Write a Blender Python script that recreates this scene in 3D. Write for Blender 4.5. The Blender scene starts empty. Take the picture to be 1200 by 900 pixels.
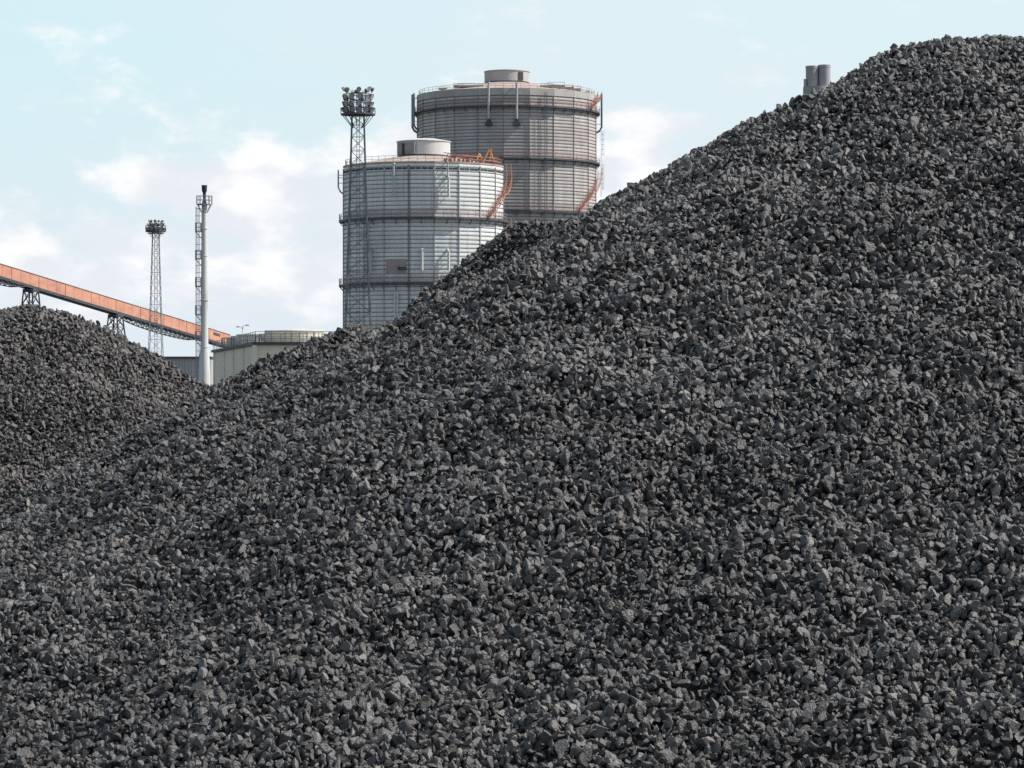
import bpy, bmesh, math, random
import numpy as np
from mathutils import Vector, Matrix, Euler

# ------------------------------------------------------------------ camera, sky, sun
S = bpy.context.scene
COL = S.collection
F = 3700.0                       # focal length in photo pixels (photo 1200 wide)
EYE = 5.0                        # camera height above the yard
cam_d = bpy.data.cameras.new('camera')
cam = bpy.data.objects.new('camera', cam_d); COL.objects.link(cam)
cam_d.sensor_width = 36; cam_d.lens = F/1200*36
cam_d.clip_start = .5; cam_d.clip_end = 20000
cam.location = (0, 0, EYE); cam.rotation_euler = (math.radians(90), 0, 0)
S.camera = cam
S.view_settings.view_transform = 'Standard'; S.view_settings.look = 'None'
S.view_settings.exposure = 0.5; S.view_settings.gamma = 1.0
S.view_settings.use_curve_mapping = False
S.cycles.use_denoising = False
S.cycles.max_bounces = 6; S.cycles.diffuse_bounces = 3; S.cycles.glossy_bounces = 2

SUN_AZ, SUN_EL = math.radians(89), math.radians(47)     # azimuth clockwise from +Y (seen from above)
sd = bpy.data.lights.new('sun', 'SUN'); sd.energy = 4.4; sd.angle = math.radians(1.0); sd.color = (1.0, .965, .92)
sun = bpy.data.objects.new('sun', sd); COL.objects.link(sun)
sv = Vector((math.sin(SUN_AZ)*math.cos(SUN_EL), math.cos(SUN_AZ)*math.cos(SUN_EL), math.sin(SUN_EL)))
sun.rotation_euler = sv.to_track_quat('Z', 'Y').to_euler()
sun.location = (60, 20, 80)

W = bpy.data.worlds.new("World"); S.world = W; W.use_nodes = True
nt = W.node_tree; N = nt.nodes; L = nt.links
bg = N['Background']; bg.inputs['Strength'].default_value = 0.1
sky = N.new('ShaderNodeTexSky'); sky.sky_type = 'NISHITA'; sky.sun_disc = False
sky.sun_elevation = SUN_EL; sky.sun_rotation = SUN_AZ
sky.air_density = 1.0; sky.dust_density = 2.5; sky.ozone_density = 2.0; sky.altitude = 0

def mth(nodes, links, op, a, b=None, c=None, clamp=False):
    n = nodes.new('ShaderNodeMath'); n.operation = op; n.use_clamp = clamp
    for i, v in enumerate((a, b, c)):
        if v is None: continue
        if isinstance(v, (int, float)): n.inputs[i].default_value = v
        else: links.new(v, n.inputs[i])
    return n.outputs[0]
wm = lambda *a, **k: mth(N, L, *a, **k)
tc = N.new('ShaderNodeTexCoord')
sep = N.new('ShaderNodeSeparateXYZ'); L.new(tc.outputs['Generated'], sep.inputs[0])
az = wm('ARCTAN2', sep.outputs[0], sep.outputs[1])      # azimuth from +Y
el = wm('ARCSINE', sep.outputs[2])
cmb = N.new('ShaderNodeCombineXYZ'); L.new(az, cmb.inputs[0]); L.new(el, cmb.inputs[1])
nz = N.new('ShaderNodeTexNoise'); nz.inputs['Scale'].default_value = 1.0
nz.inputs['Detail'].default_value = 8; nz.inputs['Roughness'].default_value = .62
mp = N.new('ShaderNodeMapping'); mp.inputs['Scale'].default_value = (30, 52, 1); mp.inputs['Location'].default_value = (3.1, 1.7, .4)
L.new(cmb.outputs[0], mp.inputs[0]); L.new(mp.outputs[0], nz.inputs[0])
nz2 = N.new('ShaderNodeTexNoise'); nz2.inputs['Scale'].default_value = 1.0; nz2.inputs['Detail'].default_value = 5
mp2 = N.new('ShaderNodeMapping'); mp2.inputs['Scale'].default_value = (7, 22, 1); mp2.inputs['Location'].default_value = (9.3, 5.1, .4)
L.new(cmb.outputs[0], mp2.inputs[0]); L.new(mp2.outputs[0], nz2.inputs[0])
# cumulus banks: azimuth/elevation (radians) of each bank
BANKS = [(-.152, .040, .022, .016, 1.0), (-.121, .064, .020, .011, 1.0), (-.082, .058, .030, .020, 1.1), (-.052, .066, .020, .020, 1.0),
         (-.10, .036, .07, .020, .85), (-.135, .050, .03, .012, .8), (-.038, .078, .012, .010, .8), (.040, .083, .020, .007, 1.05), (.036, .062, .022, .018, 1.1),
         (-.14, .111, .040, .0035, .5), (.07, .050, .04, .018, .8), (.30, .06, .08, .025, .8), (-.38, .07, .09, .03, .8)]
tot = None
for (a0, e0, ra, re, w) in BANKS:
    dx = wm('MULTIPLY', wm('SUBTRACT', az, a0), 1/ra)
    dy = wm('MULTIPLY', wm('SUBTRACT', el, e0), 1/re)
    r2 = wm('ADD', wm('MULTIPLY', dx, dx), wm('MULTIPLY', dy, dy))
    g = wm('MULTIPLY', wm('EXPONENT', wm('MULTIPLY', r2, -1.0)), w)
    tot = g if tot is None else wm('MAXIMUM', tot, g)
def mrange(nodes, links, v, a, b, c=0.0, d=1.0, smooth=True):
    m = nodes.new('ShaderNodeMapRange'); m.clamp = True
    if smooth: m.interpolation_type = 'SMOOTHSTEP'
    links.new(v, m.inputs[0])
    for i, x in enumerate((a, b, c, d)): m.inputs[i+1].default_value = x
    return m.outputs[0]
puff = mrange(N, L, wm('ADD', wm('MULTIPLY', tot, .44), wm('MULTIPLY', nz.outputs[0], 1.35)), .76, 1.10)
veil = mrange(N, L, nz2.outputs[0], .38, .72, 0.0, .55)
low = mrange(N, L, el, .115, .02)
veil = wm('MAXIMUM', wm('MULTIPLY', veil, .6), wm('MULTIPLY', low, .80))
def mixc(nodes, links, f, a, b):
    m = nodes.new('ShaderNodeMix'); m.data_type = 'RGBA'
    if isinstance(f, float): m.inputs[0].default_value = f
    else: links.new(f, m.inputs[0])
    for i, v in ((6, a), (7, b)):
        if isinstance(v, tuple): m.inputs[i].default_value = (*v, 1)
        else: links.new(v, m.inputs[i])
    return m.outputs[2]
SKYMUL = N.new('ShaderNodeMix'); SKYMUL.data_type = 'RGBA'; SKYMUL.blend_type = 'MULTIPLY'; SKYMUL.inputs[0].default_value = 1
L.new(sky.outputs[0], SKYMUL.inputs[6]); SKYMUL.inputs[7].default_value = (1, 1, 1, 1)
front = mrange(N, L, wm('COSINE', az), -.35, .65)
haze_f = wm('MULTIPLY', mrange(N, L, el, 1.0, .22, .12, .86), wm('ADD', wm('MULTIPLY', front, .6), .4))
turq = mrange(N, L, az, .02, -.16)
c00 = mixc(N, L, turq, (5.5, 6.6, 6.95), (4.95, 6.6, 6.95))
c0 = mixc(N, L, haze_f, SKYMUL.outputs[2], c00)
c1 = mixc(N, L, veil, c0, (5.55, 5.95, 6.45))
nzs = N.new('ShaderNodeTexNoise'); nzs.inputs['Scale'].default_value = 1.0; nzs.inputs['Detail'].default_value = 6
mp3 = N.new('ShaderNodeMapping'); mp3.inputs['Scale'].default_value = (38, 70, 1); mp3.inputs['Location'].default_value = (1.1, 6.6, 2.4)
L.new(cmb.outputs[0], mp3.inputs[0]); L.new(mp3.outputs[0], nzs.inputs[0])
cl = mixc(N, L, mrange(N, L, nzs.outputs[0], .38, .62), (5.8, 6.05, 6.45), (7.3, 7.3, 7.35))
c2 = mixc(N, L, puff, c1, cl)
L.new(c2, bg.inputs[0])

# ------------------------------------------------------------------ helpers
def at(px, py, D):
    """point seen at photo pixel (px, py) at distance D along the view axis"""
    return Vector(((px-600)/F*D, D, EYE+(450-py)/F*D))

class MB:
    def __init__(s): s.v = []; s.f = []; s.m = []
    def add(s, vs, fs, mi=0):
        o = len(s.v); s.v += [tuple(v) for v in vs]; s.f += [tuple(i+o for i in f) for f in fs]; s.m += [mi]*len(fs)
    def box(s, lo, hi, mi=0):
        (a, b, c), (d, e, f) = lo, hi
        vs = [(x, y, z) for x in (a, d) for y in (b, e) for z in (c, f)]
        s.add(vs, [(0,1,3,2), (4,6,7,5), (0,4,5,1), (2,3,7,6), (0,2,6,4), (1,5,7,3)], mi)
    def bar(s, p, q, w, h=None, mi=0):
        p = Vector(p); q = Vector(q); h = h or w; d = (q-p)
        if d.length < 1e-6: return
        d.normalize(); up = Vector((0,0,1)) if abs(d.z) < .95 else Vector((0,1,0))
        a = d.cross(up).normalized()*w/2; b = a.cross(d).normalized()*h/2
        vs = [p-a-b, p+a-b, p+a+b, p-a+b, q-a-b, q+a-b, q+a+b, q-a+b]
        s.add(vs, [(0,3,2,1), (4,5,6,7), (0,1,5,4), (1,2,6,5), (2,3,7,6), (3,0,4,7)], mi)
    def tube(s, pts, r, n=10, mi=0):
        pts = [Vector(p) for p in pts]; rs = r if isinstance(r, (list, tuple)) else [r]*len(pts)
        vs = []; prev = None
        for i, p in enumerate(pts):
            d = (pts[min(i+1, len(pts)-1)] - pts[max(i-1, 0)]).normalized()
            up = Vector((0,1,0)) if abs(d.z) > .9 else Vector((0,0,1))
            a = d.cross(up).normalized(); b = a.cross(d).normalized()
            for k in range(n):
                t = 2*math.pi*k/n; vs.append(p+a*math.cos(t)*rs[i]+b*math.sin(t)*rs[i])
        fs = []
        for i in range(len(pts)-1):
            for k in range(n):
                k2 = (k+1) % n; fs.append((i*n+k, (i+1)*n+k, (i+1)*n+k2, i*n+k2))
        fs.append(tuple(range(n))); fs.append(tuple(reversed(range((len(pts)-1)*n, len(pts)*n))))
        s.add(vs, fs, mi)
    def lathe(s, prof, n, c=(0,0,0), ph=0, mi=0):
        """prof: (r, z) list, outside surface; polygon of n sides, vertex at angle ph from -Y"""
        vs = []
        for r, z in prof:
            for k in range(n):
                a = ph+2*math.pi*k/n; vs.append((c[0]+r*math.sin(a), c[1]-r*math.cos(a), c[2]+z))
        fs = []
        for i in range(len(prof)-1):
            for k in range(n):
                k2 = (k+1) % n; fs.append((i*n+k, i*n+k2, (i+1)*n+k2, (i+1)*n+k))
        s.add(vs, fs, mi)
    def build(s, name, mats, parent=None, smooth=False, loc=None):
        me = bpy.data.meshes.new(name)
        vs = s.v
        if loc is not None: vs = [(v[0]-loc[0], v[1]-loc[1], v[2]-loc[2]) for v in vs]
        me.from_pydata(vs, [], s.f)
        mats = mats if isinstance(mats, (list, tuple)) else [mats]
        for m in mats: me.materials.append(m)
        me.polygons.foreach_set('material_index', s.m)
        me.polygons.foreach_set('use_smooth', [smooth]*len(s.f))
        me.update()
        if smooth:
            try: me.set_sharp_from_angle(angle=math.radians(35))
            except Exception: pass
        o = bpy.data.objects.new(name, me); COL.objects.link(o)
        if loc is not None: o.location = loc
        if parent is not None: o.parent = parent
        return o

def tag(o, label=None, cat=None, group=None, kind=None):
    if label: o['label'] = label
    if cat: o['category'] = cat
    if group: o['group'] = group
    if kind: o['kind'] = kind
    return o
def empty(name, loc):
    o = bpy.data.objects.new(name, None); COL.objects.link(o); o.location = loc
    o.empty_display_size = .5
    return o

def mat(name, col, rough=.7, metal=0.0, var=.25, vscale=1.0, vstretch=(1,1,1), bump=0.0, bscale=20, col2=None, c2lo=.5, c2hi=.7, spec=.5):
    """painted / weathered surface: two scales of tone variation, optional second colour in blotches"""
    m = bpy.data.materials.new(name); m.use_nodes = True
    n, l = m.node_tree.nodes, m.node_tree.links; p = n['Principled BSDF']
    p.inputs['Roughness'].default_value = rough; p.inputs['Metallic'].default_value = metal
    p.inputs['Specular IOR Level'].default_value = spec
    t = n.new('ShaderNodeTexCoord'); mp = n.new('ShaderNodeMapping'); mp.inputs['Scale'].default_value = tuple(vscale*s for s in vstretch)
    l.new(t.outputs['Object'], mp.inputs[0])
    nz = n.new('ShaderNodeTexNoise'); nz.inputs['Detail'].default_value = 7; nz.inputs['Roughness'].default_value = .65; nz.inputs['Scale'].default_value = 1
    l.new(mp.outputs[0], nz.inputs[0])
    f = mrange(n, l, nz.outputs[0], .3, .7, smooth=False)
    lo = tuple(c*(1-var) for c in col); hi = tuple(min(1, c*(1+var)) for c in col)
    c = mixc(n, l, f, lo, hi)
    if col2:
        nz3 = n.new('ShaderNodeTexNoise'); nz3.inputs['Detail'].default_value = 8; nz3.inputs['Roughness'].default_value = .7; nz3.inputs['Scale'].default_value = 1
        mp3 = n.new('ShaderNodeMapping'); mp3.inputs['Scale'].default_value = tuple(vscale*1.7*s for s in vstretch); mp3.inputs['Location'].default_value = (5, 9, 2)
        l.new(t.outputs['Object'], mp3.inputs[0]); l.new(mp3.outputs[0], nz3.inputs[0])
        c = mixc(n, l, mrange(n, l, nz3.outputs[0], c2lo, c2hi), c, col2)
    l.new(c, p.inputs['Base Color'])
    if bump:
        bn = n.new('ShaderNodeBump'); bn.inputs['Strength'].default_value = bump; bn.inputs['Distance'].default_value = 1/bscale
        nb = n.new('ShaderNodeTexNoise'); nb.inputs['Scale'].default_value = bscale; nb.inputs['Detail'].default_value = 5
        l.new(t.outputs['Object'], nb.inputs[0]); l.new(nb.outputs[0], bn.inputs['Height']); l.new(bn.outputs[0], p.inputs['Normal'])
    return m

M = {}
M['steel_dark'] = mat('dark_weathered_steel', (.055, .062, .072), .6, .2, .35, .8, col2=(.10, .06, .045), c2lo=.55, c2hi=.7)
M['steel_blue'] = mat('blue_grey_mast_paint', (.11, .135, .155), .55, .2, .3, .4)
M['steel_grey'] = mat('grey_galvanised_steel', (.22, .225, .23), .5, .3, .25, .6)
M['mast_grey'] = mat('hazed_mast_grey', (.25, .26, .27), .6, .2, .25, .6)  # distance haze put into the steel colour, hence paler
M['rail_pink'] = mat('weathered_pink_grey_railing', (.30, .23, .215), .7, 0, .25, .6)
M['orange'] = mat('orange_painted_cladding', (.48, .235, .16), .8, 0, .14, .3, (1, .35, 1), col2=(.31, .15, .11), c2lo=.42, c2hi=.75)
M['rust_orange'] = mat('faded_orange_stair_paint', (.38, .165, .11), .7, 0, .3, .8)
M['yellow_orange'] = mat('amber_hoist_paint', (.62, .30, .07), .6, 0, .2, .8)
M['concrete'] = mat('stained_beige_concrete', (.62, .55, .45), .9, 0, .10, .16, (1, 1, .5), .2, 5, col2=(.50, .44, .36), c2lo=.48, c2hi=.8)
M['roof_dark'] = mat('dark_parapet_steel', (.07, .065, .065), .8, 0, .3, .8)
M['silver'] = mat('silvery_sheet_metal', (.40, .41, .40), .5, .25, .14, .5, (1, 1, .2), col2=(.33, .30, .25), c2lo=.5, c2hi=.7)
M['cream'] = mat('cream_sheet_metal', (.50, .49, .42), .6, .05, .12, .5, (1, 1, .2), col2=(.36, .33, .27), c2lo=.5, c2hi=.75)
M['shed'] = mat('grey_corrugated_sheet', (.32, .325, .325), .7, .1, .18, .5, (3, 3, .2))
M['stack'] = mat('pale_grey_stack_paint', (.50, .51, .485), .6, .1, .14, 1.6, (1, 1, .06), col2=(.30, .27, .23), c2lo=.5, c2hi=.72)
M['burnt'] = mat('soot_black_burner_steel', (.025, .025, .025), .8, 0, .3, 2)
M['chimney'] = mat('grey_chimney_steel', (.29, .28, .29), .7, 0, .15, .1, (1, 1, .15))
M['chimney_green'] = mat('grey_green_casing', (.25, .265, .265), .7, 0, .15, .1)
M['lamp_body'] = mat('floodlight_housing', (.10, .10, .105), .5, .3, .4, 1.2, col2=(.26, .17, .12), c2lo=.5, c2hi=.6)
M['lamp_pale'] = mat('pale_floodlight_housing', (.42, .40, .38), .5, .2, .3, 1.2)
M['lamp_glass'] = mat('floodlight_glass', (.30, .32, .34), .15, 0, .2, 1.2)
M['white'] = mat('white_pipe_paint', (.50, .52, .50), .6, 0, .12, .6)
M['pipe_grey'] = mat('pale_grey_pipe_paint', (.36, .37, .37), .6, 0, .15, .6)
M['drum_white'] = mat('off_white_drum_paint', (.50, .50, .48), .6, 0, .10, .3, (1, 1, .3), col2=(.42, .38, .33), c2lo=.5, c2hi=.8)
M['drum_grey'] = mat('warm_grey_drum_paint', (.38, .36, .34), .7, 0, .12, .3, (1, 1, .3))
M['roof_rust'] = mat('rust_stained_roof_plate', (.34, .29, .26), .85, 0, .2, .35, col2=(.30, .18, .13), c2lo=.45, c2hi=.65)
M['door_dark'] = mat('dark_doorway_steel', (.03, .03, .03), .8, 0, .2, 1)
M['patch'] = mat('pinkish_primer_patch', (.30, .25, .24), .8, 0, .2, .6)

def tank_mat(name, col, col2, rust, bands, halfw):
    """weathered paint, streaked down the wall, rust tinted bands just above the walkways"""
    m = bpy.data.materials.new(name); m.use_nodes = True
    n, l = m.node_tree.nodes, m.node_tree.links; p = n['Principled BSDF']
    p.inputs['Roughness'].default_value = .6; p.inputs['Metallic'].default_value = .05
    t = n.new('ShaderNodeTexCoord')
    def noise(sc, st, loc, det=7):
        mp = n.new('ShaderNodeMapping'); mp.inputs['Scale'].default_value = tuple(sc*s for s in st); mp.inputs['Location'].default_value = loc
        l.new(t.outputs['Object'], mp.inputs[0]); z = n.new('ShaderNodeTexNoise'); z.inputs['Scale'].default_value = 1
        z.inputs['Detail'].default_value = det; z.inputs['Roughness'].default_value = .65; l.new(mp.outputs[0], z.inputs[0]); return z.outputs[0]
    streak = noise(.55, (1, 1, .07), (1, 2, 3))
    blot = noise(.11, (1, 1, 1), (4, 2, 8))
    c = mixc(n, l, mrange(n, l, streak, .36, .68), col, col2)
    run = noise(1.3, (1, 1, .035), (3, 5, 1))
    c = mixc(n, l, mrange(n, l, run, .56, .72, 0, .55), c, tuple(x*.6 for x in rust))
    c = mixc(n, l, mrange(n, l, blot, .48, .72, 0, .5), c, tuple(x*.72 for x in rust))
    s = n.new('ShaderNodeSeparateXYZ'); l.new(t.outputs['Object'], s.inputs[0])
    mm = lambda *a, **k: mth(n, l, *a, **k)
    tot = None
    for z0 in bands:
        d = mm('ABSOLUTE', mm('SUBTRACT', s.outputs[2], z0+halfw))
        g = mrange(n, l, d, halfw*1.15, halfw*.75)
        tot = g if tot is None else mm('MAXIMUM', tot, g)
    g = mm('MULTIPLY', tot, mrange(n, l, noise(.8, (1, 1, .5), (7, 7, 7)), .3, .55, .25, .8))
    c = mixc(n, l, g, c, rust)
    # per-plate tone, row by row
    wn = n.new('ShaderNodeTexWhiteNoise'); wn.noise_dimensions = '1D'
    l.new(mm('FLOOR', mm('MULTIPLY', s.outputs[2], 1/.78)), wn.inputs['W'])
    k = mrange(n, l, wn.outputs['Value'], 0, 1, .90, 1.06, smooth=False)
    mx = n.new('ShaderNodeVectorMath'); mx.operation = 'SCALE'; l.new(c, mx.inputs[0]); l.new(k, mx.inputs['Scale'])
    l.new(mx.outputs[0], p.inputs['Base Color'])
    return m

# ------------------------------------------------------------------ coal: ground shape of the heaps
def vnoise(x, y, seed):
    xi = np.floor(x).astype(np.int64); yi = np.floor(y).astype(np.int64); fx = x-xi; fy = y-yi
    def h(a, b):
        n = (a*374761393 + b*668265263 + seed*974634777) & 0xFFFFFFFF
        n = ((n ^ (n >> 13)) * 1274126177) & 0xFFFFFFFF
        return ((n ^ (n >> 16)) & 0xFFFF)/65535.0*2-1
    sx = fx*fx*(3-2*fx); sy = fy*fy*(3-2*fy)
    return (h(xi, yi)*(1-sx)+h(xi+1, yi)*sx)*(1-sy)+(h(xi, yi+1)*(1-sx)+h(xi+1, yi+1)*sx)*sy
def fbm(x, y, seed, o=3):
    t = 0; a = 1
    for i in range(o): t = t+a*vnoise(x*2**i+17.3*i, y*2**i-9.1*i, seed+i); a *= .5
    return t
def ridge(x, y, p, q, top, slope, r0):
    """heap poured along the line p-q: rounded crest, straight flanks at the angle of repose"""
    px, py = p; dx, dy = q[0]-px, q[1]-py; l2 = dx*dx+dy*dy+1e-9
    t = np.clip(((x-px)*dx+(y-py)*dy)/l2, 0, 1)
    r = np.hypot(x-px-t*dx, y-py-t*dy)
    return top-slope*(np.sqrt(r*r+r0*r0)-r0)
def smax(a, b, k):
    h = np.clip(.5+.5*(a-b)/k, 0, 1); return b*(1-h)+a*h+k*h*(1-h)
X = lambda px, D: (px-600)/F*D
Z = lambda py, D: EYE+(450-py)/F*D
def bumps(x, y, s):
    return .16*fbm(x*.45, y*.45, s)+.07*fbm(x*1.5, y*1.5, s+9)
def h_big(x, y):
    a = ridge(x, y, (X(1123, 46), 46), (15, 43.5), Z(48, 46), .552, .86)
    b = ridge(x, y, (X(612, 52), 52), (X(700, 52), 51), Z(259, 52), .95, .35)
    return smax(a, b, .12)+bumps(x, y, 3)
def h_back(x, y):
    a = ridge(x, y, (X(404, 55), 55), (X(445, 55), 56), Z(396, 55), .54, .4)
    b = ridge(x, y, (X(335, 72), 72), (X(420, 72), 75), Z(438, 72), .42, .5)
    return smax(a, b, .15)+bumps(x, y, 41)*.8
def h_left(x, y):
    a = ridge(x, y, (X(-330, 62), 64), (X(22, 62), 62), Z(364, 62), .63, 1.4)
    return a+bumps(x, y, 77)
HEAPS = [h_big, h_back, h_left]
def h_all(x, y):
    return np.maximum(np.maximum(h_big(x, y), h_back(x, y)), h_left(x, y))

# coal material: one for all lumps, tone differs from lump to lump
cm = bpy.data.materials.new('coal'); cm.use_nodes = True
n, l = cm.node_tree.nodes, cm.node_tree.links; p = n['Principled BSDF']
oi = n.new('ShaderNodeObjectInfo'); t = n.new('ShaderNodeTexCoord')
r1 = n.new('ShaderNodeValToRGB'); r1.color_ramp.interpolation = 'LINEAR'
els = r1.color_ramp.elements
els[0].position = 0; els[0].color = (.032, .0302, .0286, 1)
els[1].position = 1; els[1].color = (.150, .141, .130, 1)
for ps, c in ((.25, (.053, .0497, .0467)), (.6, (.074, .0694, .0648)), (.9, (.098, .092, .086))):
    e = els.new(ps); e.color = (*c, 1)
l.new(oi.outputs['Random'], r1.inputs[0])
nz = n.new('ShaderNodeTexNoise'); nz.inputs['Scale'].default_value = 2.2; nz.inputs['Detail'].default_value = 6; nz.inputs['Roughness'].default_value = .7
l.new(t.outputs['Object'], nz.inputs[0])
ln = n.new('ShaderNodeTexNoise'); ln.inputs['Scale'].default_value = .33; ln.inputs['Detail'].default_value = 4     # broad random darker and lighter patches across the heap
l.new(oi.outputs['Location'], ln.inputs[0]); PATCH_TONE = mrange(n, l, ln.outputs[0], .36, .64, .74, 1.16)
sc = n.new('ShaderNodeVectorMath'); sc.operation = 'SCALE'
l.new(r1.outputs[0], sc.inputs[0]); l.new(mth(n, l, 'MULTIPLY', mrange(n, l, nz.outputs[0], .3, .7, .84, 1.16, smooth=False), PATCH_TONE), sc.inputs['Scale'])
l.new(sc.outputs[0], p.inputs['Base Color'])
p.inputs['Roughness'].default_value = .50; p.inputs['Specular IOR Level'].default_value = .5
bn = n.new('ShaderNodeBump'); bn.inputs['Strength'].default_value = .35; bn.inputs['Distance'].default_value = .10
nb = n.new('ShaderNodeTexNoise'); nb.inputs['Scale'].default_value = 3.5; nb.inputs['Detail'].default_value = 5
l.new(t.outputs['Object'], nb.inputs[0]); l.new(nb.outputs[0], bn.inputs['Height']); l.new(bn.outputs[0], p.inputs['Normal'])
COAL = cm
M['coal_core'] = mat('coal_gap_shade', (.012, .012, .012), .9, 0, .3, 9, bump=.6, bscale=14)  # near-black core under the lumps: shade of the gaps put into its colour

# lump shapes (unit radius): icospheres cut by random planes, pitted and pulled out of round
def lump_mesh(seed, sub=3):
    rng = np.random.default_rng(seed)
    bm = bmesh.new(); bmesh.ops.create_icosphere(bm, subdivisions=sub, radius=1)
    co = np.array([v.co[:] for v in bm.verts])
    for _ in range(rng.integers(8, 13)):       # broken faces
        d = rng.normal(size=3); d /= np.linalg.norm(d); k = rng.uniform(.30, .72)
        t = co@d; over = t > k
        co[over] -= np.outer(t[over]-k, d)
    if rng.random() < .45:                     # a bite out of one side
        c = rng.normal(size=3); c /= np.linalg.norm(c); c *= .8
        dist = np.linalg.norm(co-c, axis=1); co *= (1-.35*np.exp(-(dist/.4)**2))[:, None]
    co += rng.normal(scale=.008, size=co.shape)
    co /= np.abs(co).max()*.92
    co *= np.array([rng.uniform(1.05, 1.6), rng.uniform(.8, 1.1), rng.uniform(.55, .95)])
    for v, c in zip(bm.verts, co): v.co = c
    me = bpy.data.meshes.new('coal_lump'); bm.to_mesh(me); bm.free()
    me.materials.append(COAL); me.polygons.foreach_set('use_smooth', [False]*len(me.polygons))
    return me
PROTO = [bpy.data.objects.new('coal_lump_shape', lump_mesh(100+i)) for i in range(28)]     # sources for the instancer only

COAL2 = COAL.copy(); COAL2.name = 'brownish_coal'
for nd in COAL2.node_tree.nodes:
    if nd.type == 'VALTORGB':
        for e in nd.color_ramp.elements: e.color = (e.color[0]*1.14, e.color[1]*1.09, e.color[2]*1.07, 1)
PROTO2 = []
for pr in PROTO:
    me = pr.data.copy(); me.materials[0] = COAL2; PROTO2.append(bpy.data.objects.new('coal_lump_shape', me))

def grad(fn, x, y, e=.12):
    return (fn(x+e, y)-fn(x-e, y))/(2*e), (fn(x, y+e)-fn(x, y-e))/(2*e)

rng = np.random.default_rng(5)
def scatter(fn, others, x0, x1, y0, y1, step, margin, slope_hint):
    """lump positions on one heap: a jittered hexagonal grid, only where this heap is on top and faces the yard road"""
    nx = int((x1-x0)/step); ny = int((y1-y0)/(step*.866))
    gx, gy = np.meshgrid(np.arange(nx), np.arange(ny))
    x = x0+(gx+.5*(gy % 2))*step; y = y0+gy*step*.866
    x = (x+rng.normal(scale=step*.42, size=x.shape)).ravel(); y = (y+rng.normal(scale=step*.42, size=y.shape)).ravel()
    k = np.abs(x) < .163*y+margin; x = x[k]; y = y[k]
    z = fn(x, y); k = z > .02
    for o in others: k &= z > o(x, y)-.10
    x, y, z = x[k], y[k], z[k]
    gxx, gyy = grad(fn, x, y)
    nrm = np.stack([-gxx, -gyy, np.ones_like(x)], 1); nrm /= np.linalg.norm(nrm, axis=1)[:, None]
    view = np.stack([-x, -y, EYE-z], 1); view /= np.linalg.norm(view, axis=1)[:, None]
    k = (nrm*view).sum(1) > -.16
    return x[k], y[k], z[k], nrm[k]

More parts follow.
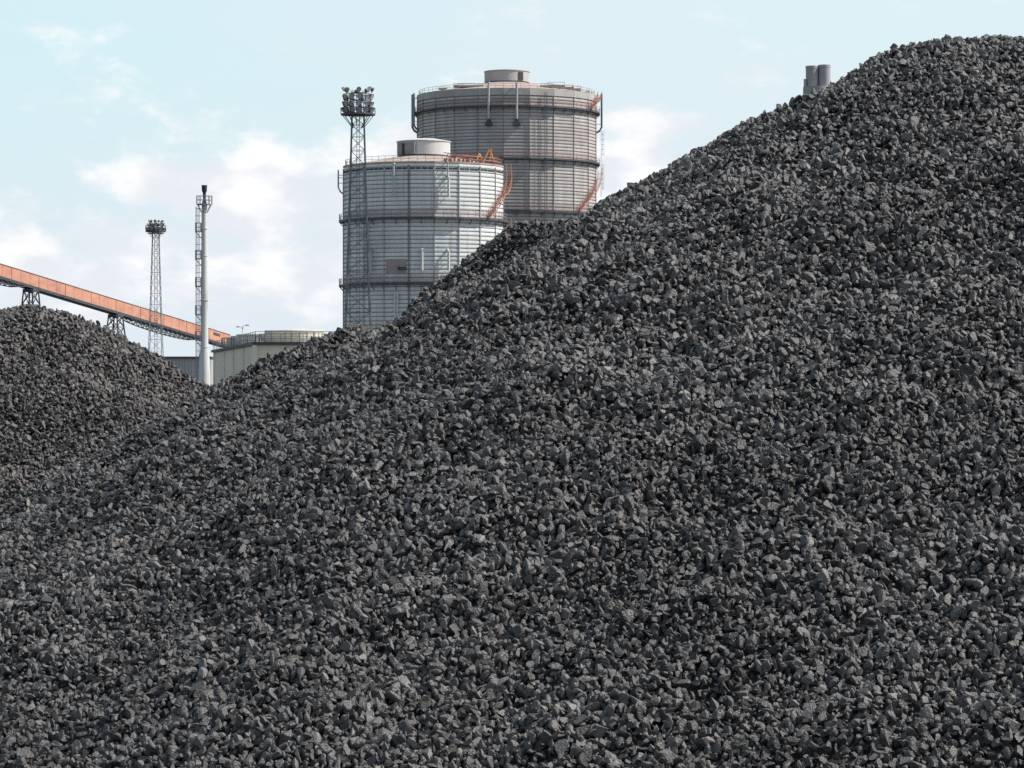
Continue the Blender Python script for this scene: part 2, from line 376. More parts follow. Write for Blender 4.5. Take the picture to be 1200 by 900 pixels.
def coal_heap(name, label, fn, others, box, step, mean, margin, pick, protos=PROTO):
    x0, x1, y0, y1 = box
    x, y, z, nrm = scatter(fn, others, x0, x1, y0, y1, step, margin, .5)
    m = len(x)
    rad = mean*np.exp(rng.normal(scale=.30, size=m)); rad = np.clip(rad, mean*.42, mean*2.0)
    # patches where finer or coarser coal gathered
    rad *= 1+.13*fbm(x*.8, y*.8, 200)
    off = rng.uniform(-1.35, .75, size=m)*mean
    P = np.stack([x, y, z], 1)+nrm*off[:, None]
    rot = rng.uniform(0, 2*math.pi, size=(m, 3)); idx = rng.integers(0, len(PROTO), size=m)
    # lumps that show largest
    dist = y
    inside = (np.abs(P[:, 0]) < .158*y) & (np.abs(P[:, 2]-EYE) < .118*y) & (off > .05*mean)
    sel = np.argsort(-(rad/dist)*inside)[:pick] if pick else np.array([], int)
    big = [(P[i], rot[i], rad[i], idx[i]) for i in sel]
    keep = np.ones(m, bool); keep[sel] = False
    P, rot, rad, idx = P[keep], rot[keep], rad[keep], idx[keep]; m = len(P)
    # core surface
    st = .22; nx = int((x1-x0+4)/st); ny = int((y1-y0+6)/st)
    gx, gy = np.meshgrid(x0-2+np.arange(nx)*st, y0-1+np.arange(ny)*st)
    gz = np.maximum(fn(gx, gy)-mean*1.6, -.25)
    core = np.stack([gx, gy, gz], 2).reshape(-1, 3)
    ii = (np.arange(ny-1)[:, None]*nx+np.arange(nx-1)[None, :])
    q = np.stack([ii, ii+1, ii+nx+1, ii+nx], 2).reshape(-1, 4)
    live = (core[q][:, :, 2] > -.24).any(1); q = q[live]
    me = bpy.data.meshes.new(name)
    nv = len(core); V = np.concatenate([core, P])
    me.vertices.add(len(V)); me.vertices.foreach_set('co', V.astype(np.float32).ravel())
    me.loops.add(q.size); me.loops.foreach_set('vertex_index', q.ravel().astype(np.int32))
    me.polygons.add(len(q)); me.polygons.foreach_set('loop_start', np.arange(0, q.size, 4, dtype=np.int32))
    me.update(calc_edges=True)
    me.polygons.foreach_set('use_smooth', [True]*len(q))
    me.materials.append(M['coal_core'])
    def attr(nm, ty, key, core_v, vals):
        a = me.attributes.new(nm, ty, 'POINT'); w = vals.shape[1] if vals.ndim > 1 else 1
        full = np.concatenate([np.full((nv*w,), core_v), vals.ravel()])
        a.data.foreach_set(key, full)
    attr('lump', 'INT', 'value', 0, np.ones(m, np.int32))
    attr('shape', 'INT', 'value', 0, idx.astype(np.int32))
    attr('turn', 'FLOAT_VECTOR', 'vector', 0.0, rot)
    attr('size', 'FLOAT', 'value', 0.0, rad)
    o = bpy.data.objects.new(name, me); COL.objects.link(o)
    tag(o, label, 'coal heap', None, 'stuff')
    g = bpy.data.node_groups.new(name+'_lumps', 'GeometryNodeTree')
    g.interface.new_socket('Geometry', in_out='INPUT', socket_type='NodeSocketGeometry')
    g.interface.new_socket('Geometry', in_out='OUTPUT', socket_type='NodeSocketGeometry')
    n, l = g.nodes, g.links
    gi = n.new('NodeGroupInput'); go = n.new('NodeGroupOutput')
    def named(nm, ty):
        a = n.new('GeometryNodeInputNamedAttribute'); a.data_type = ty; a.inputs['Name'].default_value = nm
        return a.outputs['Attribute']
    jn = n.new('GeometryNodeJoinGeometry')
    for pr in protos:
        ob = n.new('GeometryNodeObjectInfo'); ob.inputs['Object'].default_value = pr
        gt = n.new('GeometryNodeGeometryToInstance'); l.new(ob.outputs['Geometry'], gt.inputs[0]); l.new(gt.outputs[0], jn.inputs[0])
    ip = n.new('GeometryNodeInstanceOnPoints'); l.new(gi.outputs[0], ip.inputs['Points']); l.new(jn.outputs[0], ip.inputs['Instance'])
    cmp_ = n.new('FunctionNodeCompare'); cmp_.data_type = 'INT'; cmp_.operation = 'GREATER_THAN'
    l.new(named('lump', 'INT'), cmp_.inputs[2]); cmp_.inputs[3].default_value = 0
    l.new(cmp_.outputs[0], ip.inputs['Selection'])
    ip.inputs['Pick Instance'].default_value = True
    l.new(named('shape', 'INT'), ip.inputs['Instance Index'])
    er = n.new('FunctionNodeEulerToRotation'); l.new(named('turn', 'FLOAT_VECTOR'), er.inputs[0]); l.new(er.outputs[0], ip.inputs['Rotation'])
    l.new(named('size', 'FLOAT'), ip.inputs['Scale'])
    j2 = n.new('GeometryNodeJoinGeometry'); l.new(gi.outputs[0], j2.inputs[0]); l.new(ip.outputs[0], j2.inputs[0])
    l.new(j2.outputs[0], go.inputs[0])
    md = o.modifiers.new('lumps', 'NODES'); md.node_group = g
    print(name, 'lumps', m)
    return big

# ------------------------------------------------------------------ ground
gm = mat('yard_dirt', (.075, .07, .064), .95, 0, .35, .5, bump=.5, bscale=6, col2=(.035, .034, .034), c2lo=.4, c2hi=.65)
g = MB(); g.add([(-6000, -3000, 0), (6000, -3000, 0), (6000, 12000, 0), (-6000, 12000, 0)], [(0, 1, 2, 3)])
tag(g.build('ground', gm), None, None, None, 'structure')

# ------------------------------------------------------------------ heaps
big = coal_heap('coal_heap', 'huge dark grey coal heap filling the foreground and rising to the upper right',
          h_big, [h_back, h_left], (-14, 15, 25, 56), .0580, .0435, 3.0, 300)
coal_heap('coal_heap', 'low coal mound behind the huge heap, in front of the concrete building and gas holders',
          h_back, [h_big, h_left], (-13, 1, 49, 80), .064, .046, 2.5, 0)
coal_heap('coal_heap', 'smaller brownish grey coal heap at the far left below the orange conveyor',
          h_left, [h_big, h_back], (-26, -3, 46, 72), .060, .041, 2.5, 0, PROTO2)
for (P, rot, rad, idx) in big:
    o = bpy.data.objects.new('coal_lump', PROTO[idx].data); COL.objects.link(o)
    o.location = P; o.rotation_euler = rot; o.scale = (rad,)*3
    tag(o, 'one of the biggest rough coal lumps lying on the face of the huge heap', 'coal lump', 'biggest lumps lying on the face of the huge coal heap')
ys = np.arange(40, 52, .05); xs = (1048-600)/F*ys; i = int(((h_big(xs, ys)-EYE)/ys).argmax())       # lump standing on the crest
o = bpy.data.objects.new('coal_lump', PROTO[3].data); COL.objects.link(o)
o.location = (xs[i], ys[i], h_big(xs, ys)[i]+.065); o.rotation_euler = (.1, 1.45, 2.4); o.scale = (.058, .066, .085)
tag(o, 'upright coal lump standing proud on the skyline of the huge heap', 'coal lump')

# ------------------------------------------------------------------ gas holders
def pol(cx, cy, r, a, z): return Vector((cx+r*math.sin(a), cy-r*math.cos(a), z))
def railing(mb, pts, h=1.1, w=.06, post=.07, closed=False, rails=(1.0, .5)):
    n = len(pts)
    for i, q in enumerate(pts): mb.bar(q, q+Vector((0, 0, h)), post)
    for i in range(n if closed else n-1):
        a, b = pts[i], pts[(i+1) % n]
        for f in rails: mb.bar(a+Vector((0, 0, h*f)), b+Vector((0, 0, h*f)), w)

def gas_holder(name, label, cx, cy, R, H, nside, ph, rings, shell_m, groove_m, rail_m, pitch, drum, drum_mats):
    root = empty(name, (cx, cy, 0)); tag(root, label, 'gas holder')
    off = Vector((cx, cy, 0))
    A = [ph+2*math.pi*k/nside for k in range(nside)]
    ca = math.cos(math.pi/nside)
    # shell: stacked flanged plates, facet by facet
    mb = MB(); rows = int(H/pitch); pz = H/rows
    prof = []
    for j in range(rows):
        z = j*pz
        prof += [(-.14, z, 1), (-.14, z+.15, 1), (0, z+.17, 0), (.035, z+.5*pz, 0), (0, z+pz-.03, 0)]  # recessed seams take the darker slot, flange shade put into its colour
    prof.append((-.14, H, 1))
    for k in range(nside):
        a0, a1 = A[k], A[(k+1) % nside]
        vs = []
        for (d, z, mi) in prof:
            vs += [pol(0, 0, R+d/ca, a0, z), pol(0, 0, R+d/ca, a1, z)]
        base = len(mb.v); mb.v += [tuple(v) for v in vs]
        for i in range(len(prof)-1):
            mb.f.append((base+2*i, base+2*i+1, base+2*i+3, base+2*i+2))
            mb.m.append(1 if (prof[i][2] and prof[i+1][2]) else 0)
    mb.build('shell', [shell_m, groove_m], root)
    # corner columns
    for k in range(nside):
        c = MB(); a = A[k]
        u = Vector((math.cos(a), math.sin(a), 0)); w = Vector((math.sin(a), -math.cos(a), 0))
        p0 = w*(R+.02)
        for (uu, w0, w1) in ((.04, -.3, .08), (.075, .08, .12)):
            vs = [p0+u*sx*uu+w*ww+Vector((0, 0, z)) for z in (0, H-.3) for (sx, ww) in ((-1, w0), (1, w0), (1, w1), (-1, w1))]
            c.add(vs, [(0,1,5,4), (1,2,6,5), (2,3,7,6), (3,0,4,7), (4,5,6,7), (3,2,1,0)])
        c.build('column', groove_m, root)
    # walkways
    for (z, wd, th) in rings:
        c = MB()
        c.lathe([(R-.15, -th), (R+wd, -th), (R+wd, 0), (R-.15, 0)], nside, (0, 0, z), ph)
        for k in range(nside):
            for f in (0, .5):
                a = A[k]; b = A[(k+1) % nside]
                q = pol(0, 0, R, a, 0)*(1-f)+pol(0, 0, R, b, 0)*f; dr = q.normalized()
                c.bar(q+Vector((0, 0, z-th-.9)), q+dr*(wd-.1)+Vector((0, 0, z-th)), .10)
        wk = c.build('walkway', M['steel_dark'], root)
        rl = MB(); pts = []
        for k in range(nside):
            a, b = pol(0, 0, R+wd-.08, A[k], z), pol(0, 0, R+wd-.08, A[(k+1) % nside], z)
            pts += [a, a.lerp(b, 1/3), a.lerp(b, 2/3)]
        railing(rl, pts, closed=True); rl.build('railing', rail_m, wk)
    # roof: shallow cone with curb, drum on top
    dr, dz, dh = drum
    rf = MB(); rf.lathe([(R+.1, H-.02), (R+.1, H+.28), (R-.4, H+.30), (dr+.6, dz), (dr*.5, dz+.05), (.01, dz+.06)], nside, (0, 0, 0), ph)
    rf.build('roof', M['roof_rust'], root)
    rl = MB(); pts = []
    for k in range(nside):
        a, b = pol(0, 0, R-.35, A[k], H+.3), pol(0, 0, R-.35, A[(k+1) % nside], H+.3)
        pts += [a, a.lerp(b, 1/3), a.lerp(b, 2/3)]
    railing(rl, pts, closed=True); rl.build('roof_railing', rail_m, root)
    d = MB(); d.lathe([(dr-.12, dz), (dr-.12, dz+.42)], 40, mi=1)
    d.lathe([(dr, dz+.35), (dr, dz+dh*.80)], 40)
    d.lathe([(dr+.14, dz+dh*.80), (dr+.14, dz+dh*.85), (dr*.55, dz+dh*.97), (.01, dz+dh)], 40)
    dd = d.build('vent_drum', drum_mats, root, smooth=True)
    return root

def pipe_on(root, name, R, a, z0, z1, m, r=.22, off=.55, foot=False, top='in', w=None):
    b = MB(); o = lambda rr, z: pol(0, 0, rr, a, z)
    pts = [o(R+off, z0), o(R+off, z1-.4)]
    if top == 'in': pts += [o(R+off-.1, z1-.1), o(R+off-.5, z1), o(R-.6, z1)]
    else: pts += [o(R+off, z1)]
    if foot == 'bend': pts = [o(R-.1, z0-1.6), o(R+off*.6, z0-1.1), o(R+off, z0-.3)]+pts[0:]
    b.tube(pts, r, 10)
    for z in (z0+.5, (z0+z1)/2, z1-1): b.bar(o(R, z), o(R+off, z), .12)
    ob = b.build(name, m, root, smooth=True)
    if foot is True:
        f = MB(); u = Vector((math.cos(a), math.sin(a), 0)); c = o(R+off*.5, 0)
        vs = []
        for rr in (-off*.5, off*.7):
            q = o(R+off*.5+rr, 0)
            vs += [q+u*.9+Vector((0, 0, z0-1.5)), q-u*.9+Vector((0, 0, z0-1.5)), q+Vector((0, 0, z0+.6))]
        f.add(vs, [(0,2,1), (3,4,5), (0,1,4,3), (1,2,5,4), (2,0,3,5)])
        f.build('foot_bracket', M['steel_dark'], ob)
    return ob

def stair_on(root, R, a0, z0, a1, z1, m, wd=.9):
    """flight curling round the wall from (a0, z0) up to (a1, z1)"""
    b = MB(); n = 20
    rail = {}
    # two straight flights with a short level landing between them
    zf = lambda f: z0+(z1-z0)*(f/.46*.5 if f < .46 else (.5 if f < .56 else .5+(f-.56)/.44*.5))
    rf_ = lambda rr, f: rr*(1+.5*(math.cos(abs(a1-a0)*.25)**-1-1)*(1 if (.1 < f < .4 or .6 < f < .9) else 0))
    for side, rr in ((0, R+.45), (1, R+.45+wd)):
        pts = [pol(0, 0, rf_(rr, i/n), a0+(a1-a0)*i/n, zf(i/n)) for i in range(n+1)]
        rail[side] = pts
        for i in range(n):
            b.bar(pts[i], pts[i+1], .07, .20)
            for h in (1.05, .55): b.bar(pts[i]+Vector((0, 0, h)), pts[i+1]+Vector((0, 0, h)), .045)
        for q in pts: b.bar(q, q+Vector((0, 0, 1.05)), .05)
    steps = int((z1-z0)/.28)
    for i in range(steps+1):
        f = i/steps; a = a0+(a1-a0)*f; z = zf(f)
        b.bar(pol(0, 0, R+.45, a, z), pol(0, 0, R+.45+wd, a, z), .24, .05)
    for i in range(0, n+1, 3): b.bar(pol(0, 0, R-.1, a0+(a1-a0)*i/n, zf(i/n)-.9), rail[1][i], .09)
    return b.build('stair', m, root)

def ladder_on(root, R, a, z0, z1, m, cage=True, w=.5, off=.35, name='ladder', t=.07):
    b = MB(); u = Vector((math.cos(a), math.sin(a), 0)); q = lambda s, z, d=0: pol(0, 0, R+off+d, a, z)+u*s
    for s in (-w/2, w/2): b.bar(q(s, z0), q(s, z1), t)
    z = z0
    while z < z1: b.bar(q(-w/2, z), q(w/2, z), t*.6); z += .33
    if cage:
        z = z0+2
        while z < z1:
            hoop = [q(w*.6*math.cos(k), z, .35+.35*math.sin(k)) for k in np.linspace(-math.pi*.4, math.pi*1.4, 9)]
            for i in range(8): b.bar(hoop[i], hoop[i+1], t*.7)
            z += 1.2
        for k in np.linspace(0, math.pi, 4): b.bar(q(w*.6*math.cos(k), z0+2, .35+.35*math.sin(k)), q(w*.6*math.cos(k), z1, .35+.35*math.sin(k)), t*.6)
    return b.build(name, m, root)
D2R = math.radians

# the taller one, behind
cxT, cyT, RT, HT = X(594, 760), 760.0, 21.6, 74.0
ringsT = [(70.2, 1.0, .42), (58.0, 1.0, .42), (45.7, 1.0, .42), (33.5, 1.0, .42), (21.3, 1.0, .42), (9.5, 1.0, .42)]
mT = tank_mat('brown_grey_holder_paint', (.35, .33, .32), (.44, .415, .385), (.33, .255, .24), [z for z, _, _ in ringsT], .85)
mTg = mat('seam_shade_and_column', (.225, .215, .205), .8, 0, .2, .3)  # seam shade as colour; the columns share this grey
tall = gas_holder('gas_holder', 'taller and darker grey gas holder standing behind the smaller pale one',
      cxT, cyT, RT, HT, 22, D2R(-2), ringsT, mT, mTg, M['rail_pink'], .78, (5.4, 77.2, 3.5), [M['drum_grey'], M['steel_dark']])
pb = MB(); pb.lathe([(RT+.06, HT-1.35), (RT+.14, HT-1.33), (RT+.14, HT+.1), (RT+.06, HT+.12)], 22, (0, 0, 0), D2R(-2))
pb.build('parapet_band', mat('pale_grey_parapet_paint', (.34, .33, .31), .7, 0, .15, .3, (1, 1, .3)), tall)
dr = MB()
a = D2R(38); c0 = pol(0, 0, 5.42, a, 77.7)
u = Vector((math.cos(a), math.sin(a), 0)); w_ = Vector((math.sin(a), -math.cos(a), 0))
def slab(mb, c, u, w, half, t, h, mi=0):
    vs = [c+u*sx*half+w*ww+Vector((0, 0, z)) for z in (0, h) for (sx, ww) in ((-1, -.4), (1, -.4), (1, t), (-1, t))]
    mb.add(vs, [(0,1,5,4), (1,2,6,5), (2,3,7,6), (3,0,4,7), (4,5,6,7), (3,2,1,0)], mi)
slab(dr, c0, u, w_, .65, .12, 2.0); dr.build('drum_door', M['door_dark'], tall)
for a in (-11, 6): pipe_on(tall, 'vent_pipe', RT, D2R(a), 67.0, 75.4, M['pipe_grey'], .27, .7, True)
pipe_on(tall, 'vent_pipe', RT, D2R(-88), 67.0, 74.6, M['steel_grey'], .30, 1.1, 'bend', 'up')
pipe_on(tall, 'vent_pipe', RT, D2R(-80), 67.4, 74.6, M['steel_grey'], .25, 1.0, 'bend', 'up')
pipe_on(tall, 'vent_pipe', RT, D2R(89), 67.0, 74.8, M['steel_blue'], .24, 1.2, 'bend', 'up')
ladder_on(tall, RT, D2R(24.5), 1, HT-.5, M['steel_grey'], True, .55, .3)
ladder_on(tall, RT+1.0, D2R(90), 58.2, 66, M['steel_grey'], True, .6, .1)
ladder_on(tall, RT+1.0, D2R(91), 50.0, 58.0, M['steel_grey'], True, .6, .1)
stair_on(tall, RT, D2R(49), 45.8, D2R(84), 55.5, M['rust_orange'])
stair_on(tall, RT, D2R(62), 70.3, D2R(82), 74.2, M['rust_orange'])
rfx = MB()                                                     # pipes, boxes and hand rails lying on the roof
rr = random.Random(4)
for (px, h, ln) in ((545, .9, 5), (552, .7, 6), (640, .8, 3), (651, 1.3, 4), (664, .9, 3), (675, 1.1, 2), (684, .8, 2.5), (690, .7, 1.6), (520, .6, 2)):
    s_ = (px-594)/F*760; y_ = -math.sqrt(max(0, 17.5**2-s_*s_)); zb = 74.5+(21-math.hypot(s_, y_))*.17
    rfx.box((s_-ln/2, y_-.6, zb-.1), (s_+ln/2, y_+.6, zb+h*.5))
    rfx.bar((s_-ln/2, y_, zb), (s_-ln/2, y_, zb+h), .1); rfx.bar((s_+ln/2, y_, zb), (s_+ln/2, y_, zb+h), .1); rfx.bar((s_-ln/2, y_, zb+h), (s_+ln/2, y_, zb+h), .09)
rfx.build('roof_fitting', M['roof_rust'], tall)

# the smaller one, in front
cxS, cyS, RS, HS = X(496.5, 600), 600.0, 15.3, 46.0
ringsS = [(36.0, .9, .42), (23.8, .9, .40), (11.6, .9, .40)]
mS = tank_mat('pale_grey_holder_paint', (.53, .555, .54), (.63, .645, .62), (.43, .36, .35), [z for z, _, _ in ringsS], .8)
mSg = mat('seam_shade_and_column', (.30, .30, .29), .8, 0, .2, .3)  # seam shade as colour, shared with the columns
small = gas_holder('gas_holder', 'smaller pale grey gas holder with orange stairs, in front of the taller one',
      cxS, cyS, RS, HS, 20, D2R(9), ringsS, mS, mSg, M['rail_pink'], .785, (5.05, 48.0, 3.6), [M['drum_white'], M['steel_dark']])
a = D2R(-52); c0 = pol(0, 0, 5.07, a, 48.35); u = Vector((math.cos(a), math.sin(a), 0)); w_ = Vector((math.sin(a), -math.cos(a), 0))
dr = MB(); slab(dr, c0, u, w_, .75, .12, 2.1); dr.build('drum_door', M['door_dark'], small)
a = D2R(-40); hz = MB(); c0 = pol(0, 0, 5.05, a, 48.35); u = Vector((math.cos(a), math.sin(a), 0)); w_ = Vector((math.sin(a), -math.cos(a), 0))
slab(hz, c0, u, w_, 2.2, .05, 2.3); hz.build('drum_hatch', mat('grey_hatch_sheet', (.22, .215, .21), .7, 0, .2, .6), small)
pipe_on(small, 'vent_pipe', RS, D2R(-19), 39.7, 45.8, M['pipe_grey'], .20, .6, False)
pipe_on(small, 'vent_pipe', RS, D2R(18.5), 39.6, 43.6, M['white'], .24, .6, False)
pipe_on(small, 'vent_pipe', RS, D2R(18.0), 43.6, 46.4, M['pipe_grey'], .12, .6, False)
for a in (0.5, 18.5, -37): pipe_on(small, 'vent_pipe', RS, D2R(a), 26.0, 29.9, M['white'] if a > -5 else M['pipe_grey'], .24, .6, False)
pipe_on(small, 'vent_pipe', RS, D2R(-86), 42.6, 45.6, M['pipe_grey'], .15, .9, 'bend', 'up')
ladder_on(small, RS, D2R(-17.6), 15.5, 21.9, M['white'], False, .62, .35, 'ladder', .20)
ladder_on(small, RS, D2R(-8.5), 1, HS-.4, M['steel_dark'], False, .35, .15)
ladder_on(small, RS, D2R(-40), 24, 35.6, M['steel_grey'], True, .5, .3)
for z in (35.8, 23.6): stair_on(small, RS, D2R(50), z+.2 if z > 30 else z+.2, D2R(94), z+(10.0 if z > 30 else 12), M['rust_orange'])
hp = MB()                                                      # vent slots under the roof edge
for k in range(20):
    a0, a1 = D2R(9+18*k), D2R(27+18*k)
    for f in (.15, .38, .62, .85):
        q = pol(0, 0, RS+.05, a0, HS-1.15).lerp(pol(0, 0, RS+.05, a1, HS-1.15), f); am = (a0+a1)/2
        slab(hp, q, Vector((math.cos(am), math.sin(am), 0)), Vector((math.sin(am), -math.cos(am), 0)), .48, .06, .30)
hp.build('vent_slots', M['door_dark'], small)
a = D2R(-18); pt = MB(); u = Vector((math.cos(a), math.sin(a), 0)); w_ = Vector((math.sin(a), -math.cos(a), 0))
slab(pt, pol(0, 0, RS*math.cos(D2R(9))+.02, a, 25.6), u, w_, 2.0, .10, 2.6); pt.build('patch_plate', M['patch'], small)
pt = MB(); slab(pt, pol(0, 0, RS*math.cos(D2R(9))+.1, D2R(-13.5), 26.2), u, w_, .75, .45, .5); pt.build('outlet_hood', M['steel_dark'], small)
tp = MB()                                                      # hoist frame on the roof edge
b0 = Vector(((575-496.5)/F*600, -4, 47.0))
for (x1, x2, h) in ((-1.6, -.2, 2.9), (.9, -.2, 2.9), (-.2, .2, 3.0), (-2.9, -2.1, 2.2), (-1.2, -2.1, 2.0)):
    tp.bar(b0+Vector((x1, 0, -.6)), b0+Vector((x2, .4, h-.6)), .22)
tp.build('roof_hoist', M['yellow_orange'], small)
rp = MB(); rr = random.Random(2)
for px in range(524, 586, 5):
    s_ = (px-496.5)/F*600; y_ = -math.sqrt(max(0, 14.0**2-s_*s_)); zb = 46.4+(15-math.hypot(s_, y_))*.17
    hh = rr.uniform(.5, 1.5); w2 = rr.uniform(.1, .4); rp.box((s_-w2, y_-.3, zb-.1), (s_+w2, y_+.3, zb+hh*rr.uniform(.2, .8))); rp.bar((s_-.4, y_, zb+hh), (s_+1, y_, zb+hh*.8), .13)
    rp.bar((s_, y_, zb), (s_+.5, y_, zb+hh), .12)
rp.bar(((535-496.5)/F*600, -11, 47.3), ((584-496.5)/F*600, -5.5, 46.9), .18)
rp.bar(((528-496.5)/F*600, -11, 47.9), ((584-496.5)/F*600, -5.5, 47.5), .16)
rp.build('roof_fitting', M['rust_orange'], small)

# ------------------------------------------------------------------ floodlight masts
def flood_mesh(m0):
    b = MB()                                                   # bell-shaped housing opening towards -Y, with bracket
    pr = [(.10, .55), (.24, .50), (.34, .30), (.46, .0), (.48, -.06)]
    vs = []; n_ = 14
    for r, y in pr:
        for k in range(n_): t = 2*math.pi*k/n_; vs.append((r*math.cos(t), y, r*math.sin(t)))
    fs = [(i*n_+k, (i+1)*n_+k, (i+1)*n_+(k+1) % n_, i*n_+(k+1) % n_) for i in range(len(pr)-1) for k in range(n_)]
    b.add(vs, fs+[tuple(range(n_))])
    b.add([(.45*math.cos(2*math.pi*k/n_), -.03, .45*math.sin(2*math.pi*k/n_)) for k in range(n_)], [tuple(range(n_))], 1)
    b.bar((0, .1, -.75), (0, .1, -.3), .12)
    return b
def lattice(b, x, y, z0, z1, w0, w1, n, leg, br):
    lv = [(z0+(z1-z0)*(1-(1-i/n)**1.25)) for i in range(n+1)]
    def wd(z): return w0+(w1-w0)*((z-z0)/(z1-z0))**.72
    C = lambda z: [Vector((x+sx*wd(z)/2, y+sy*wd(z)/2, z)) for sx, sy in ((-1, -1), (1, -1), (1, 1), (-1, 1))]
    for i in range(n):
        a, c = C(lv[i]), C(lv[i+1])
        for k in range(4):
            k2 = (k+1) % 4
            b.bar(a[k], c[k], leg); b.bar(a[k], c[k2], br); b.bar(a[k2], c[k], br); b.bar(c[k], c[k2], br)
def mast(label, px, D, zp, tiers, w_top, w_base, leg, m, seed, Rp=2.3):
    x, y = X(px, D), D
    root = empty('floodlight_mast', (x, y, 0)); tag(root, label, 'floodlight mast', 'lattice floodlight masts')
    b = MB(); lattice(b, 0, 0, 0, zp-.2, w_base, w_top, 17, leg, leg*.36); b.build('lattice_tower', m, root)
    b = MB()
    for s in (-.2, .2): b.bar((s, w_top*.2, 0), (s, w_top*.2, zp), .06)
    z = .3
    while z < zp: b.bar((-.2, w_top*.2, z), (.2, w_top*.2, z), .045); z += .35
    b.build('ladder', m, root)
    pf = MB()
    pf.lathe([(.5, -.1), (Rp, -.1), (Rp, .12), (.5, .12)], 14)
    for k in range(8):
        a = 2*math.pi*k/8+.2; pf.bar(pol(0, 0, .8 if Rp > 2 else .5, a, -1.9 if Rp > 2 else -1.0), pol(0, 0, Rp-.25, a, -.1), .09 if Rp > 2 else .04)
    railing(pf, [pol(0, 0, Rp, 2*math.pi*k/14, .1) for k in range(14)], .8, .04, .05, True)
    top = tiers[-1][0]
    for k in range(6):
        a = 2*math.pi*k/6+.3; pf.bar(pol(0, 0, 1.1, a, 0), pol(0, 0, 1.0, a, top), .10)
        for (tz, _, _, _) in tiers: pf.bar(pol(0, 0, 1.05, a, tz-.4), pol(0, 0, 1.05, a+math.pi/3, tz-.4), .08)
    for (tz, cnt, rt, _) in tiers:
        for k in range(16): pf.bar(pol(0, 0, rt-.25, 2*math.pi*k/16, tz-.6), pol(0, 0, rt-.25, 2*math.pi*(k+1)/16, tz-.6), .09)
    pf.v = [(v[0], v[1], v[2]+zp) for v in pf.v]
    pf.build('lamp_platform', M['steel_dark'], root)
    fm = None; rg = random.Random(seed)
    for (tz, cnt, rt, sc) in tiers:
        for k in range(cnt):
            a = 2*math.pi*(k+rg.uniform(-.12, .12))/cnt+.15
            if fm is None: o = flood_mesh(0).build('floodlight', [M['lamp_body'], M['lamp_glass']], root, smooth=True); fm = o.data
            else: o = bpy.data.objects.new('floodlight', fm); COL.objects.link(o); o.parent = root
            if rg.random() < .16:
                if 'pale' not in mast.__dict__: 
                    mast.pale = fm.copy(); mast.pale.materials[0] = M['lamp_pale']
                o.data = mast.pale
            o.location = pol(0, 0, rt, a, zp+tz+rg.uniform(-.08, .08))
            o.rotation_euler = (D2R(rg.uniform(12, 38)), 0, a+rg.uniform(-.25, .25)); o.scale = (sc,)*3
    return root
mast('tall blue grey lattice floodlight mast with stacked round lamps, before the smaller gas holder', 419.5, 450, 43.4,
     [(.55, 13, 2.2, .95), (1.45, 11, 2.1, .95), (2.45, 11, 2.1, .95), (3.5, 8, 2.15, .72)], 1.7, 4.9, .17, M['steel_blue'], 3, 2.5)
mast('distant thin lattice floodlight mast with small lamp cluster, rising behind the orange conveyor', 182.5, 480, 28.2,
     [(.30, 11, 1.45, .62), (1.0, 9, 1.25, .62), (1.55, 5, 1.1, .5)], .95, 3.0, .085, M['mast_grey'], 8, 1.55)

# ------------------------------------------------------------------ flare stack
x, y = X(239.5, 400), 400.0; k_ = 400/F
st = empty('flare_stack', (x, y, 0)); tag(st, 'slim pale flare stack with side ladder and small platforms, left of the concrete building', 'flare stack')
zz = lambda py: Z(py, 400)
b = MB(); b.lathe([(.85, 0), (.74, zz(440)), (.70, zz(422)), (.50, zz(407)), (.48, zz(360)), (.40, zz(300)), (.35, zz(245)), (.34, zz(240))], 24)
for py in (407, 352, 300, 268): b.lathe([(.3, zz(py)-.06), (.55 if py > 330 else .44, zz(py)-.05), (.55 if py > 330 else .44, zz(py)+.05), (.3, zz(py)+.06)], 24)
b.build('stack_tube', M['stack'], st, smooth=True)
b = MB(); b.lathe([(.34, zz(240)), (.20, zz(234)), (.20, zz(226)), (.32, zz(224)), (.36, zz(217)), (.25, zz(217)), (.22, zz(221)), (.01, zz(221))], 18)
b.build('burner_tip', M['burnt'], st, smooth=True)
b = MB(); z0 = zz(239)
b.lathe([(.3, -.12), (1.02, -.12), (1.02, .0), (.3, .0)], 16, (0, 0, z0)); railing(b, [pol(0, 0, 1.0, 2*math.pi*k/10, z0) for k in range(10)], 1.0, .06, .08, True)
for k in range(6): a = 2*math.pi*k/6; b.bar(pol(0, 0, .4, a, z0-1.1), pol(0, 0, .95, a, z0-.1), .07)
b.build('top_platform', M['mast_grey'], st)
for py in (271, 303, 335, 368, 398):
    z0 = zz(py); b = MB(); b.box((-1.15, -.45, z0-.1), (-.36, .45, z0)); railing(b, [Vector((-.45, -.42, z0)), Vector((-1.1, -.42, z0)), Vector((-1.1, .42, z0)), Vector((-.45, .42, z0))], 1.05, .06, .08)
    b.bar((-.4, 0, z0-.9), (-1.1, 0, z0-.1), .09); b.build('rest_platform', M['mast_grey'], st)
b = MB()
for yy in (-.22, .22): b.bar((-.68, yy, 0), (-.68, yy, zz(240)), .05)
z = .3
while z < zz(240):
    b.bar((-.68, -.22, z), (-.68, .22, z), .03); z += .33
z = 2
while z < zz(242):
    hp_ = [Vector((-.62-.24-.24*math.cos(t), .28*math.sin(t), z)) for t in np.linspace(-2.6, 2.6, 9)]
    for i in range(8): b.bar(hp_[i], hp_[i+1], .05)
    b.bar((-.35, 0, z), (-.68, 0, z), .05); z += .9
